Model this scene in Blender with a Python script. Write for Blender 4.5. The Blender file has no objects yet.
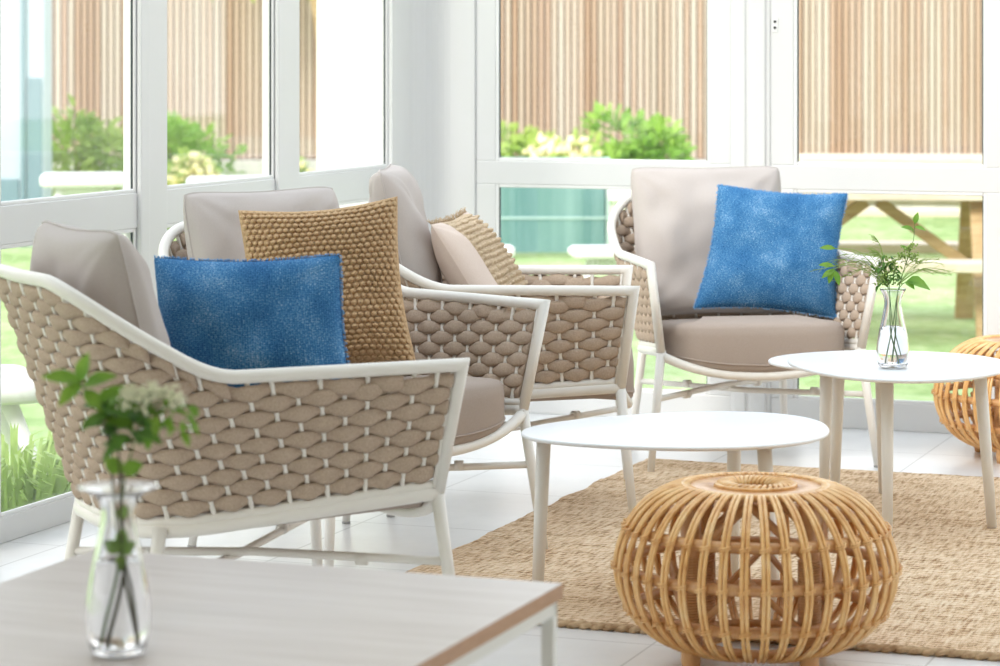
import bpy, math, random
from mathutils import Vector, Matrix, noise
R = math.radians
PI = math.pi
random.seed(7)
S = bpy.context.scene
COL = S.collection

# ------------------------------------------------------------------ mesh helpers
class MB:
    def __init__(self):
        self.v = []; self.f = []; self.m = []; self.uv = []
    def add(self, vs, fs, mi=0):
        o = len(self.v)
        self.v += [tuple(p) for p in vs]
        for q in fs:
            self.f.append([i + o for i in q]); self.m.append(mi)
    def box(self, x0, x1, y0, y1, z0, z1, mi=0, mat=None):
        vs = [Vector((x, y, z)) for z in (z0, z1) for y in (y0, y1) for x in (x0, x1)]
        if mat: vs = [mat @ p for p in vs]
        self.add(vs, [(0, 2, 3, 1), (4, 5, 7, 6), (0, 1, 5, 4), (2, 6, 7, 3), (0, 4, 6, 2), (1, 3, 7, 5)], mi)
    def bar(self, a, b, w, h, up=(0, 0, 1), mi=0):
        a = Vector(a); b = Vector(b); d = b - a; L = d.length; d.normalize()
        u = Vector(up); s = d.cross(u)
        if s.length < 1e-4: s = d.cross(Vector((1, 0, 0)))
        s.normalize(); u = s.cross(d)
        vs = []
        for t in (0, L):
            for q in ((-w / 2, -h / 2), (w / 2, -h / 2), (w / 2, h / 2), (-w / 2, h / 2)):
                vs.append(a + d * t + s * q[0] + u * q[1])
        self.add(vs, [(0, 1, 2, 3), (7, 6, 5, 4), (0, 4, 5, 1), (1, 5, 6, 2), (2, 6, 7, 3), (3, 7, 4, 0)], mi)
    def tube(self, pts, r, n=10, closed=False, caps=True, mi=0):
        P = [Vector(p) for p in pts]; N = len(P)
        rad = r if isinstance(r, (list, tuple)) else [r] * N
        tang = []
        for i in range(N):
            if closed: a = P[i - 1]; b = P[(i + 1) % N]
            else: a = P[max(i - 1, 0)]; b = P[min(i + 1, N - 1)]
            t1 = (P[i] - a); t2 = (b - P[i])
            if t1.length > 1e-9: t1.normalize()
            if t2.length > 1e-9: t2.normalize()
            t = t1 + t2
            if t.length < 1e-6: t = t2
            tang.append((t.normalized(), t1, t2))
        t0 = tang[0][0]
        ref = Vector((0, 0, 1)) if abs(t0.z) < .9 else Vector((1, 0, 0))
        u = t0.cross(ref).normalized()
        vs = []
        for i in range(N):
            t, t1, t2 = tang[i]
            u = (u - t * u.dot(t))
            u = u.normalized() if u.length > 1e-6 else t.orthogonal().normalized()
            w = t.cross(u)
            sc = 1.0; mdir = None
            if t1.length > .5 and t2.length > .5:
                c = max(.35, t1.dot(t))
                if c < .98:
                    sc = 1 / c
                    mdir = (t2 - t1); mdir = (mdir - t * mdir.dot(t)).normalized()
            for k in range(n):
                a = 2 * PI * k / n
                off = u * math.cos(a) + w * math.sin(a)
                if mdir is not None: off = off + mdir * off.dot(mdir) * (sc - 1)
                vs.append(P[i] + off * rad[i])
        fs = []
        for i in range(N if closed else N - 1):
            j = (i + 1) % N
            for k in range(n):
                l = (k + 1) % n
                fs.append((i * n + k, i * n + l, j * n + l, j * n + k))
        if caps and not closed:
            fs.append(tuple(range(n))[::-1]); fs.append(tuple((N - 1) * n + k for k in range(n)))
        self.add(vs, fs, mi)
    def lathe(self, prof, n=32, c=(0, 0, 0), mi=0, closed=False):
        vs = []; fs = []
        for r, z in prof:
            for k in range(n):
                a = 2 * PI * k / n
                vs.append((c[0] + r * math.cos(a), c[1] + r * math.sin(a), c[2] + z))
        m = len(prof)
        for i in range(m if closed else m - 1):
            j = (i + 1) % m
            for k in range(n):
                l = (k + 1) % n
                fs.append((i * n + k, i * n + l, j * n + l, j * n + k))
        if not closed:
            fs.append(tuple(range(n))[::-1]); fs.append(tuple((m - 1) * n + k for k in range(n)))
        self.add(vs, fs, mi)
    def prism(self, outline, layers, mi=0):
        """outline: list of (x,y); layers: list of (inset scale about centroid offset d, z)"""
        n = len(outline)
        cx = sum(p[0] for p in outline) / n; cy = sum(p[1] for p in outline) / n
        nr = []
        for i in range(n):
            a = outline[i - 1]; b = outline[(i + 1) % n]
            t = Vector((b[0] - a[0], b[1] - a[1])); t.normalize()
            nr.append((t.y, -t.x))
        vs = []; fs = []
        for ins, z in layers:
            for i in range(n):
                p = outline[i]
                zz = z(p[0], p[1]) if callable(z) else z
                vs.append((p[0] - nr[i][0] * ins, p[1] - nr[i][1] * ins, zz))
        m = len(layers)
        for i in range(m - 1):
            for k in range(n):
                l = (k + 1) % n
                fs.append((i * n + k, i * n + l, (i + 1) * n + l, (i + 1) * n + k))
        fs.append(tuple(range(n))[::-1]); fs.append(tuple((m - 1) * n + k for k in range(n)))
        self.add(vs, fs, mi)
    def ball(self, c, r, n=6, m=4, sx=1, sy=1, sz=1, mi=0):
        vs = [(c[0], c[1], c[2] - r * sz)]; fs = []
        for i in range(1, m):
            t = -PI / 2 + PI * i / m
            for k in range(n):
                a = 2 * PI * k / n
                vs.append((c[0] + r * sx * math.cos(t) * math.cos(a), c[1] + r * sy * math.cos(t) * math.sin(a), c[2] + r * sz * math.sin(t)))
        vs.append((c[0], c[1], c[2] + r * sz)); top = len(vs) - 1
        for k in range(n):
            l = (k + 1) % n
            fs.append((0, 1 + l, 1 + k))
            for i in range(m - 2):
                fs.append((1 + i * n + k, 1 + i * n + l, 1 + (i + 1) * n + l, 1 + (i + 1) * n + k))
            fs.append((1 + (m - 2) * n + k, 1 + (m - 2) * n + l, top))
        self.add(vs, fs, mi)
    def leaf(self, base, d, up, L, W, curl=.3, mi=0):
        d = Vector(d).normalized(); up = Vector(up); s = d.cross(up)
        if s.length < 1e-3: s = d.orthogonal()
        s.normalize(); up = s.cross(d)
        base = Vector(base); vs = []; fs = []
        prof = [(0, .12), (.25, .8), (.5, 1), (.75, .7), (1, .05)]
        for t, w in prof:
            c = base + d * L * t - up * curl * L * t * t
            vs += [c - s * W / 2 * w + up * W * .15 * w, c, c + s * W / 2 * w + up * W * .15 * w]
        for i in range(4):
            a = i * 3
            fs += [(a, a + 1, a + 4, a + 3), (a + 1, a + 2, a + 5, a + 4)]
        self.add(vs, fs, mi)

def obj(name, mb, mats, parent=None, smooth=True, bevel=0, bseg=2, subd=0, uv=None, loc=None, rotz=0):
    me = bpy.data.meshes.new(name)
    me.from_pydata(mb.v, [], mb.f)
    if not isinstance(mats, (list, tuple)): mats = [mats]
    for m in mats: me.materials.append(m)
    for p, mi in zip(me.polygons, mb.m):
        p.material_index = mi; p.use_smooth = smooth
    if uv:
        l = me.uv_layers.new(name='uv')
        for lp in me.loops: l.data[lp.index].uv = uv[lp.vertex_index]
    me.update()
    o = bpy.data.objects.new(name, me); COL.objects.link(o)
    if parent: o.parent = parent
    if loc: o.location = loc
    if rotz: o.rotation_euler = (0, 0, rotz)
    if bevel:
        b = o.modifiers.new('bevel', 'BEVEL'); b.width = bevel; b.segments = bseg; b.limit_method = 'ANGLE'; b.angle_limit = R(40)
    if subd:
        s = o.modifiers.new('sub', 'SUBSURF'); s.levels = subd; s.render_levels = subd
    return o

def tag(o, label, cat, group=None, kind=None):
    o['label'] = label; o['category'] = cat
    if group: o['group'] = group
    if kind: o['kind'] = kind
    return o
def empty(name, label, cat, loc=(0, 0, 0), rotz=0, group=None):
    o = bpy.data.objects.new(name, None); COL.objects.link(o); o.empty_display_size = .1
    o.location = loc; o.rotation_euler = (0, 0, rotz)
    return tag(o, label, cat, group)
def dup(o, parent=None):
    c = o.copy(); COL.objects.link(c)
    if parent: c.parent = parent
    for ch in list(o.children): dup(ch, c)
    return c
def struct(o):
    o['kind'] = 'structure'; return o

# ------------------------------------------------------------------ materials
def mat(name, color=(.8, .8, .8), rough=.5, spec=.5, metal=0):
    m = bpy.data.materials.new(name); m.use_nodes = True
    b = m.node_tree.nodes['Principled BSDF']
    b.inputs['Base Color'].default_value = (*color, 1); b.inputs['Roughness'].default_value = rough
    b.inputs['Specular IOR Level'].default_value = spec; b.inputs['Metallic'].default_value = metal
    return m
def nodes(m): return m.node_tree.nodes, m.node_tree.links, m.node_tree.nodes['Principled BSDF']
def texc(m, which='Object', scale=(1, 1, 1), rot=(0, 0, 0)):
    n, l, b = nodes(m)
    t = n.new('ShaderNodeTexCoord'); mp = n.new('ShaderNodeMapping')
    mp.inputs['Scale'].default_value = scale; mp.inputs['Rotation'].default_value = rot
    l.new(t.outputs[which], mp.inputs['Vector'])
    return mp.outputs['Vector']
def noise_tex(m, vec, scale, detail=4, rough=.55):
    n, l, b = nodes(m)
    t = n.new('ShaderNodeTexNoise'); t.inputs['Scale'].default_value = scale; t.inputs['Detail'].default_value = detail
    t.inputs['Roughness'].default_value = rough
    l.new(vec, t.inputs['Vector']); return t.outputs['Fac']
def ramp(m, fac, stops):
    n, l, b = nodes(m)
    r = n.new('ShaderNodeValToRGB')
    els = r.color_ramp.elements
    while len(els) < len(stops): els.new(.5)
    for e, (p, c) in zip(els, stops):
        e.position = p; e.color = (*c, 1)
    l.new(fac, r.inputs['Fac']); return r.outputs['Color']
def bump(m, h, strength=.3, dist=.002):
    n, l, b = nodes(m)
    k = n.new('ShaderNodeBump'); k.inputs['Strength'].default_value = strength; k.inputs['Distance'].default_value = dist
    l.new(h, k.inputs['Height']); l.new(k.outputs['Normal'], b.inputs['Normal'])
def mathn(m, op, a, bb=None):
    n, l, b = nodes(m)
    k = n.new('ShaderNodeMath'); k.operation = op
    for i, x in enumerate((a, bb)):
        if x is None: continue
        if isinstance(x, (int, float)): k.inputs[i].default_value = x
        else: l.new(x, k.inputs[i])
    return k.outputs[0]
def noisy(name, c1, c2, scale, rough=.6, which='Object', vscale=(1, 1, 1), bs=0, bscale=None, bd=.002, spec=.5, lo=.3, hi=.7):
    m = mat(name, c1, rough, spec); n, l, b = nodes(m)
    v = texc(m, which, vscale)
    f = noise_tex(m, v, scale)
    l.new(ramp(m, f, [(lo, c1), (hi, c2)]), b.inputs['Base Color'])
    if bs:
        bump(m, noise_tex(m, v, bscale or scale), bs, bd)
    return m

M = {}
M['upvc'] = mat('white_upvc', (.70, .70, .697), .32)
M['upvc2'] = mat('white_upvc_bead', (.80, .80, .795), .28)
M['gasket'] = mat('dark_gasket', (.10, .12, .12), .6)
M['plaster'] = noisy('white_plaster', (.80, .79, .775), (.83, .82, .805), 6, .8)
M['metal'] = mat('white_powder_coat', (.79, .755, .70), .38)
M['tabletop'] = noisy('white_table_lacquer', (.85, .85, .86), (.87, .87, .88), 30, .34)
M['rope'] = noisy('taupe_rope', (.40, .305, .232), (.51, .40, .312), 260, .9, bs=.5, bscale=420, bd=.0015, spec=.2)
M['fabric'] = noisy('greige_fabric', (.47, .42, .395), (.52, .47, .445), 500, .92, bs=.25, bscale=700, bd=.001, spec=.15)
M['seatfab'] = noisy('taupe_seat_fabric', (.355, .288, .245), (.405, .335, .29), 500, .92, bs=.25, bscale=700, bd=.001, spec=.15)
M['pinkfab'] = noisy('pale_linen', (.66, .54, .47), (.71, .60, .53), 400, .92, bs=.2, bscale=600, bd=.001, spec=.15)
M['knit'] = noisy('brown_knit_yarn', (.38, .24, .125), (.57, .40, .24), 160, .9, bs=.5, bscale=600, bd=.001, spec=.15)
M['tuft'] = noisy('beige_tuft_yarn', (.46, .345, .225), (.64, .51, .37), 160, .92, bs=.5, bscale=600, bd=.001, spec=.15)
M['rubber'] = mat('grey_rubber', (.35, .34, .33), .7)

def blue_mat():
    m = mat('blue_woven_cotton', (.05, .16, .42), .9, .15); n, l, b = nodes(m)
    v = texc(m, 'UV', (1, 1, 1))
    big = noise_tex(m, v, 4.5, 4, .6)
    fl = noise_tex(m, texc(m, 'UV', (90, 190, 1)), 1.0, 2, .5)
    cc = mathn(m, 'ADD', mathn(m, 'MULTIPLY', fl, .75), mathn(m, 'MULTIPLY', big, .45))
    col = ramp(m, cc, [(.40, (.016, .075, .20)), (.56, (.035, .15, .34)), (.68, (.095, .26, .47)), (.82, (.42, .56, .70))])
    l.new(col, b.inputs['Base Color'])
    w1 = n.new('ShaderNodeTexWave'); w1.inputs['Scale'].default_value = 28; w1.bands_direction = 'X'; w1.inputs['Distortion'].default_value = 1.0
    w2 = n.new('ShaderNodeTexWave'); w2.inputs['Scale'].default_value = 36; w2.bands_direction = 'Y'; w2.inputs['Distortion'].default_value = 1.0
    l.new(v, w1.inputs['Vector']); l.new(v, w2.inputs['Vector'])
    bump(m, mathn(m, 'ADD', mathn(m, 'MULTIPLY', w1.outputs['Fac'], w2.outputs['Fac']), fl), .6, .002)
    return m
M['blue'] = blue_mat()
M['bluefray'] = mat('pale_blue_fray', (.22, .42, .68), .9, .1)

def cane_mat(name, a, b_, c):
    m = mat(name, a, .26, .6); n, l, b = nodes(m)
    v = texc(m, 'Object', (1, 1, .35))
    f = noise_tex(m, v, 26, 5, .65)
    l.new(ramp(m, f, [(.3, a), (.5, b_), (.72, c)]), b.inputs['Base Color'])
    bump(m, noise_tex(m, v, 160), .12, .001)
    return m
M['cane'] = cane_mat('rattan_cane', (.60, .29, .085), (.79, .46, .175), (.89, .63, .32))
M['canedark'] = cane_mat('rattan_core', (.46, .21, .07), (.61, .32, .125), (.70, .42, .20))

def rug_mat():
    m = mat('jute', (.6, .43, .27), .95, .1); n, l, b = nodes(m)
    v1 = texc(m, 'Object', (1, 1, 1), (0, 0, R(14)))
    big = noise_tex(m, texc(m, 'Object', (.7, 3, 1)), 5, 5, .6)
    strand = noise_tex(m, texc(m, 'Object', (105, 13, 1), (0, 0, R(-8))), 1, 3, .6)
    w = n.new('ShaderNodeTexWave'); w.bands_direction = 'Y'; w.inputs['Scale'].default_value = 18; w.inputs['Distortion'].default_value = 2.2
    w.inputs['Detail'].default_value = 2; w.inputs['Detail Scale'].default_value = 3
    l.new(texc(m, 'Object'), w.inputs['Vector'])
    h = mathn(m, 'ADD', mathn(m, 'MULTIPLY', strand, 1.1), mathn(m, 'MULTIPLY', w.outputs['Fac'], .32))
    f = mathn(m, 'ADD', mathn(m, 'MULTIPLY', h, .62), mathn(m, 'MULTIPLY', big, .38))
    l.new(ramp(m, f, [(.46, (.28, .145, .065)), (.54, (.60, .39, .22)), (.64, (.78, .58, .385)), (.78, (.88, .72, .54))]), b.inputs['Base Color'])
    bump(m, h, 1.0, .010)
    return m
M['rug'] = rug_mat()
M['rugedge'] = noisy('jute_braid', (.36, .22, .12), (.66, .49, .31), 60, .95, bs=.6, bscale=90, bd=.004, spec=.1)

def floor_mat():
    m = mat('pale_floor_tile', (.8, .8, .79), .28); n, l, b = nodes(m)
    v = texc(m, 'Object')
    mp = n.new('ShaderNodeMapping'); mp.inputs['Location'].default_value = (-1.86 + .57 * 4, .465 + .57 * 20, 0)
    l.new(v, mp.inputs['Vector'])
    br = n.new('ShaderNodeTexBrick'); br.offset = 0; br.inputs['Scale'].default_value = 1
    br.inputs['Brick Width'].default_value = .57; br.inputs['Row Height'].default_value = .57; br.inputs['Mortar Size'].default_value = .0028
    br.inputs['Mortar Smooth'].default_value = .3
    br.inputs['Color1'].default_value = (.77, .765, .755, 1); br.inputs['Color2'].default_value = (.79, .785, .775, 1); br.inputs['Mortar'].default_value = (.50, .49, .475, 1)
    l.new(mp.outputs['Vector'], br.inputs['Vector'])
    f = noise_tex(m, v, 7, 6, .65)
    mx = n.new('ShaderNodeMix'); mx.data_type = 'RGBA'; mx.blend_type = 'MULTIPLY'; mx.inputs['Factor'].default_value = 1
    l.new(br.outputs['Color'], mx.inputs[6]); l.new(ramp(m, f, [(.3, (.92, .92, .92)), (.7, (1, 1, 1))]), mx.inputs[7])
    l.new(mx.outputs[2], b.inputs['Base Color'])
    bump(m, br.outputs['Fac'], -.25, .002)
    return m
M['floor'] = floor_mat()

def oak_mat():
    m = mat('washed_oak', (.6, .55, .5), .36); n, l, b = nodes(m)
    v = texc(m, 'Object', (2.2, 26, 26))
    f = noise_tex(m, v, 1.2, 6, .62)
    l.new(ramp(m, f, [(.25, (.49, .44, .415)), (.5, (.58, .53, .51)), (.75, (.65, .605, .59))]), b.inputs['Base Color'])
    bump(m, f, .08, .002)
    return m
M['oak'] = oak_mat()
M['oakedge'] = noisy('oak_edge', (.36, .20, .11), (.46, .27, .16), 30, .5, vscale=(1, 1, 14))
M['tframe'] = mat('pale_grey_metal', (.72, .72, .69), .4)

def pane_mat():
    m = bpy.data.materials.new('window_glass'); m.use_nodes = True
    n = m.node_tree.nodes; l = m.node_tree.links
    n.remove(n['Principled BSDF'])
    tr = n.new('ShaderNodeBsdfTransparent'); tr.inputs['Color'].default_value = (.972, .974, .975, 1)
    gl = n.new('ShaderNodeBsdfGlossy'); gl.inputs['Roughness'].default_value = .02
    ge = n.new('ShaderNodeNewGeometry')            # Schlick reflectance, the same from both faces of the pane
    dt = n.new('ShaderNodeVectorMath'); dt.operation = 'DOT_PRODUCT'
    l.new(ge.outputs['Normal'], dt.inputs[0]); l.new(ge.outputs['Incoming'], dt.inputs[1])
    def mm(op, a, b_=None):
        k = n.new('ShaderNodeMath'); k.operation = op
        for i, x in enumerate((a, b_)):
            if x is None: continue
            if isinstance(x, (int, float)): k.inputs[i].default_value = x
            else: l.new(x, k.inputs[i])
        return k.outputs[0]
    rf_ = mm('ADD', mm('MULTIPLY', mm('POWER', mm('SUBTRACT', 1.0, mm('ABSOLUTE', dt.outputs['Value'])), 5.0), .96), .04)
    mx = n.new('ShaderNodeMixShader')
    l.new(rf_, mx.inputs[0])
    l.new(tr.outputs[0], mx.inputs[1]); l.new(gl.outputs[0], mx.inputs[2])
    l.new(mx.outputs[0], n['Material Output'].inputs['Surface'])
    return m
M['pane'] = pane_mat()
def glass_mat(name, ior, col=(1, 1, 1)):
    m = mat(name, col, 0.0); n, l, b = nodes(m)
    b.inputs['Transmission Weight'].default_value = 1; b.inputs['IOR'].default_value = ior
    return m
M['glass'] = glass_mat('vase_glass', 1.45, (.985, .99, 1))
M['water'] = glass_mat('water', 1.33, (.99, .995, 1))

def leafm(name, a, b_, scale=18):
    m = noisy(name, a, b_, scale, .5, spec=.4)
    n, l, b = nodes(m)
    b.inputs['Subsurface Weight'].default_value = 0
    tl = n.new('ShaderNodeBsdfTranslucent')
    mx = n.new('ShaderNodeMixShader'); mx.inputs[0].default_value = .35
    src = b.inputs['Base Color'].links[0].from_socket
    l.new(src, tl.inputs['Color'])
    l.new(b.outputs[0], mx.inputs[1]); l.new(tl.outputs[0], mx.inputs[2])
    l.new(mx.outputs[0], n['Material Output'].inputs['Surface'])
    return m
M['leaf'] = leafm('fresh_leaf', (.10, .26, .03), (.26, .44, .06))
M['leafdark'] = leafm('dark_leaf', (.045, .14, .02), (.12, .26, .04))
M['leafpale'] = leafm('pale_leaf', (.30, .44, .10), (.44, .58, .18))
M['stem'] = mat('green_stem', (.10, .20, .05), .5)
M['stemdark'] = mat('dark_stem', (.07, .07, .03), .5)
M['umbel'] = mat('cream_flower', (.78, .80, .62), .7)
M['bushleaf'] = leafm('garden_leaf', (.15, .36, .04), (.40, .60, .10), 3)
M['bushleaf2'] = leafm('garden_leaf_light', (.26, .42, .06), (.50, .62, .14), 3)
M['bloom'] = noisy('cream_yellow_bloom', (.80, .68, .25), (.88, .82, .60), 3, .8)
def grass_mat():
    m = mat('lawn', (.3, .5, .12), .95, .1); n, l, b = nodes(m)
    f1 = noise_tex(m, texc(m, 'Object', (1, .55, 1)), 1.4, 6, .65)
    f2 = noise_tex(m, texc(m, 'Object', (8, 3, 1)), 1.5, 4, .6)
    f = mathn(m, 'ADD', mathn(m, 'MULTIPLY', f1, .6), mathn(m, 'MULTIPLY', f2, .4))
    l.new(ramp(m, f, [(.34, (.20, .31, .10)), (.5, (.36, .47, .21)), (.66, (.50, .58, .33))]), b.inputs['Base Color'])
    bump(m, f2, .6, .02)
    return m
M['lawn'] = grass_mat()
def fence_mat():
    m = mat('larch_slat', (.5, .33, .22), .8, .2); n, l, b = nodes(m)
    g = n.new('ShaderNodeNewGeometry')
    f = noise_tex(m, texc(m, 'Object', (18, 18, 1.2)), 1, 5, .65)
    k = mathn(m, 'ADD', mathn(m, 'MULTIPLY', g.outputs['Random Per Island'], .62), mathn(m, 'MULTIPLY', f, .42))
    l.new(ramp(m, k, [(.12, (.40, .24, .16)), (.35, (.50, .34, .25)), (.6, (.56, .43, .345)), (.9, (.62, .53, .46))]), b.inputs['Base Color'])
    return m
M['slat'] = fence_mat()
M['fenceback'] = mat('dark_batten', (.13, .08, .052), .9)
M['pine'] = noisy('pine_timber', (.42, .27, .12), (.58, .41, .22), 6, .7, vscale=(1, 6, 6))
M['pinepale'] = noisy('pale_plank', (.60, .50, .38), (.72, .62, .49), 6, .7, vscale=(1.5, 9, 9))  # planks toned paler than the leg timber
M['teal'] = noisy('teal_glazed_panel', (.075, .19, .195), (.20, .33, .335), 1.6, .30, vscale=(4.5, 3, .35))
M['tealline'] = mat('pale_teal_trim', (.55, .70, .69), .4)
M['white_plastic'] = mat('white_garden_plastic', (.82, .82, .81), .4)
M['paleblue'] = noisy('pale_blue_cladding', (.42, .50, .57), (.48, .56, .63), 2, .6)
M['bluegrey'] = mat('blue_grey_glazing', (.17, .26, .31), .2)
M['stone'] = noisy('pale_stone', (.55, .53, .48), (.64, .62, .57), 4, .9)
M['steel'] = mat('brushed_steel', (.6, .6, .6), .3, metal=1)
M['black'] = mat('black_recess', (.01, .01, .01), .6)

# ------------------------------------------------------------------ camera
HC = 1.22; F = 2700.0; YH = 55.0
cam_d = bpy.data.cameras.new('camera'); cam = bpy.data.objects.new('camera', cam_d); COL.objects.link(cam)
cam.location = (0, 0, HC); cam.rotation_euler = (R(90), 0, 0)
cam_d.sensor_width = 36; cam_d.lens = 36 * F / 1000; cam_d.shift_y = -(333 - YH) / 1000
cam_d.dof.use_dof = True; cam_d.dof.focus_distance = 6.7; cam_d.dof.aperture_fstop = 97.2 / 18.5
cam_d.clip_start = .05; cam_d.clip_end = 300
S.camera = cam

# ------------------------------------------------------------------ room shell (room frame: x along back wall, y out through it)
CX, CY = -.28, 9.34
TH = math.atan(.37)
ROOM = dict(loc=(CX, CY, 0), rotz=-TH)
def room(x, y, z=0):
    c, s = math.cos(-TH), math.sin(-TH)
    return Vector((CX + c * x - s * y, CY + s * x + c * y, z))
U1, V1, HT = 6.6, 10.2, 2.5

mb = MB(); mb.box(-.1, U1 + .1, -V1 - .1, .1, -.15, 0)
struct(obj('floor', mb, M['floor'], smooth=False, **ROOM))

WN = [0]
def glazed(xa, xb, zlist, axis, door=False, depth=.045, sash=.0):
    """one glazed unit; zlist: glass ranges. axis 'L' left wall (x=0, along -y) or 'B' back wall (y=0, along x)"""
    WN[0] += 1
    name = ('door_%d' if door else 'window_%d') % WN[0]
    def bx(mb_, a, b, d0, d1, z0, z1, mi=0):
        if axis == 'L': mb_.box(-d1, -d0, -b, -a, z0, z1, mi)
        else: mb_.box(a, b, d0, d1, z0, z1, mi)
    fr = MB(); bead = MB(); gk = MB(); gl = MB()
    z0 = .0; z1 = HT
    zs = sorted(zlist)
    # horizontal members
    edges = [z0] + [q for r_ in zs for q in r_] + [z1]
    for i in range(0, len(edges), 2):
        bx(fr, xa, xb, 0, depth, edges[i], edges[i + 1])
    for (g0, g1) in zs:
        s = sash
        if s:
            bx(fr, xa, xa + s, .0, depth, g0, g1); bx(fr, xb - s, xb, .0, depth, g0, g1)
        a, b = xa + s, xb - s
        t = .011
        # glazing bead ring, dark gasket ring, pane
        for (m_, d0, d1, w) in ((bead, .003, .0105, t), (gk, .011, .0135, t + .004)):
            bx(m_, a - .001, a + w, d0, d1, g0 - .001, g1 + .001); bx(m_, b - w, b + .001, d0, d1, g0 - .001, g1 + .001)
            if m_ is gk: continue
            bx(m_, a + w, b - w, d0, d1, g0 - .001, g0 + w); bx(m_, a + w, b - w, d0, d1, g1 - w, g1 + .001)
        bx(gl, a, b, .0140, .0180, g0, g1)
    o = struct(obj(name, fr, M['upvc'], smooth=False, bevel=.003, **ROOM))
    obj('glazing_bead', bead, M['upvc2'], o, smooth=False, bevel=.004)
    obj('gasket', gk, M['gasket'], o, smooth=False)
    obj('glass_pane', gl, M['pane'], o, smooth=False)
    return o

# left wall: posts and windows
zL = [(.065, .745), (.843, 2.36)]
edges_l = [(.27, 1.0), (1.17, 1.89), (2.06, 2.785)]
v = 2.785
while v < V1 - 1.0:
    edges_l.append((v + .17, v + .895)); v += .895
mb = MB()
prev = 0
for a, b in edges_l:
    mb.box(-.046, .006, -a, -prev, 0, HT); prev = b
mb.box(-.046, .006, -V1, -prev, 0, HT)
for a, b in edges_l:                       # slim cover strips on the posts give the double line of the joints
    mb.box(-.02, .012, -a + .0, -a + .055, 0, HT) if a > .5 else None
struct(obj('wall_left', mb, M['upvc'], smooth=False, bevel=.006, **ROOM))
for a, b in edges_l: glazed(a, b, zL, 'L')
# back wall
zB = [(.090, .778), (.858, 2.36)]
units_b = [(.21, 1.115, False, .072), (1.25, 2.04, True, .078), (2.24, 3.10, False, .06), (3.3, 4.2, False, .06), (4.4, 5.3, False, .06), (5.5, 6.4, False, .06)]
mb = MB(); prev = -.046
for a, b, d, s in units_b:
    mb.box(prev, a, -.006, .046, 0, HT); prev = b
mb.box(prev, U1, -.006, .046, 0, HT)
# grooves of the post: raised cover strips
mb.box(1.125, 1.168, -.012, 0, 0, HT); mb.box(1.180, 1.236, -.016, 0, 0, HT)
mb.box(.02, .205, -.010, 0, 0, HT)
struct(obj('wall_back', mb, M['upvc'], smooth=False, bevel=.006, **ROOM))
doorob = None
for a, b, d, s in units_b:
    o = glazed(a, b, zB, 'B', d, sash=s)
    if d: doorob = o
# latch plate on the door stile: small keeper with two dark screw holes
mb = MB(); mb.box(1.256, 1.276, -.004, .001, 1.295, 1.345)
lp = obj('latch_plate', mb, M['upvc2'], doorob, smooth=False, bevel=.002)
mb = MB()
for z in (1.310, 1.330):
    mb.lathe([(.0001, -.002), (.0048, -.002), (.0048, .002), (.0001, .002)], 12)
    for i in range(len(mb.v) - 48, len(mb.v)):
        x, y, zz = mb.v[i]; mb.v[i] = (1.266 + x, -.004 + zz, z + y)
obj('screw_hole', mb, M['black'], lp, smooth=False)
# white corner post, softly rounded
mb = MB()
pts = [(0.0, -.27), (.012, -.27), (.012, -.12)]
for k in range(9):
    a = k / 8 * PI / 2
    pts.append((.012 + .108 * (1 - math.cos(a)), -.12 + .108 * math.sin(a)))
pts += [(.21, -.012), (.21, 0), (0, 0)]
mb.prism(pts, [(0, 0.0), (0, HT)])
struct(obj('trim_1', mb, M['upvc'], smooth=False, bevel=.002, **ROOM))
# right and rear walls and roof, all out of view; roof glazing added for soft top light
mb = MB(); mb.box(U1, U1 + .1, -V1, 0, 0, HT); struct(obj('wall_right', mb, M['plaster'], smooth=False, **ROOM))
mb = MB(); mb.box(-.1, U1 + .1, -V1 - .1, -V1, 0, HT); struct(obj('wall_rear', mb, M['plaster'], smooth=False, **ROOM))
mb = MB(); gl = MB()
x = -.1
while x < U1 + .1:
    mb.box(x - .035, x + .035, -V1, .1, HT, HT + .12); x += .95
for y in (-V1, -4.3, -2.1, 0): mb.box(-.1, U1 + .1, y - .06, y + .06, HT, HT + .12)
mb.box(-.1, U1 + .1, -V1, -4.3, HT + .02, HT + .1)
cl = struct(obj('ceiling', mb, M['upvc'], smooth=False, **ROOM))
gl.box(-.1, U1 + .1, -4.3, .1, HT + .122, HT + .126)
obj('fill_roof_pane', gl, M['pane'], cl, smooth=False)

# ------------------------------------------------------------------ woven armchair (local: front is -y)
NS, NA, NB = 12, 5, 3
NT = 2 * (NS + NA + NB)
def half_path(P0, K, C, rad):
    P0, K, C = Vector(P0), Vector(K), Vector(C)
    d1 = (P0 - K).normalized(); d2 = (C - K).normalized()
    ang = d1.angle(d2); tl = rad / math.tan(ang / 2)
    A = K + d1 * tl; B = K + d2 * tl
    cen = K + (d1 + d2).normalized() * (rad / math.sin(ang / 2))
    a0 = math.atan2(A.y - cen.y, A.x - cen.x); a1 = math.atan2(B.y - cen.y, B.x - cen.x)
    da = (a1 - a0 + PI) % (2 * PI) - PI
    def f(s):
        if s <= NS: return P0.lerp(A, s / NS)
        if s <= NS + NA:
            a = a0 + da * (s - NS) / NA
            return Vector((cen.x + rad * math.cos(a), cen.y + rad * math.sin(a)))
        return B.lerp(C, (s - NS - NA) / NB)
    return f
HTOP = half_path((-.345, -.335), (-.314, .445), (0, .462), .19)
HBOT = half_path((-.305, -.300), (-.238, .285), (0, .300), .16)
def smst(a, b, x):
    t = min(1, max(0, (x - a) / (b - a))); return t * t * (3 - 2 * t)
def path(h, s):
    if s > NT / 2:
        p = h(NT - s); return Vector((-p.x, p.y))
    return h(s)
def ztop(s):
    s = min(s, NT - s)
    return .606 + .182 * smst(9.3, 17.2, s)
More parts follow.
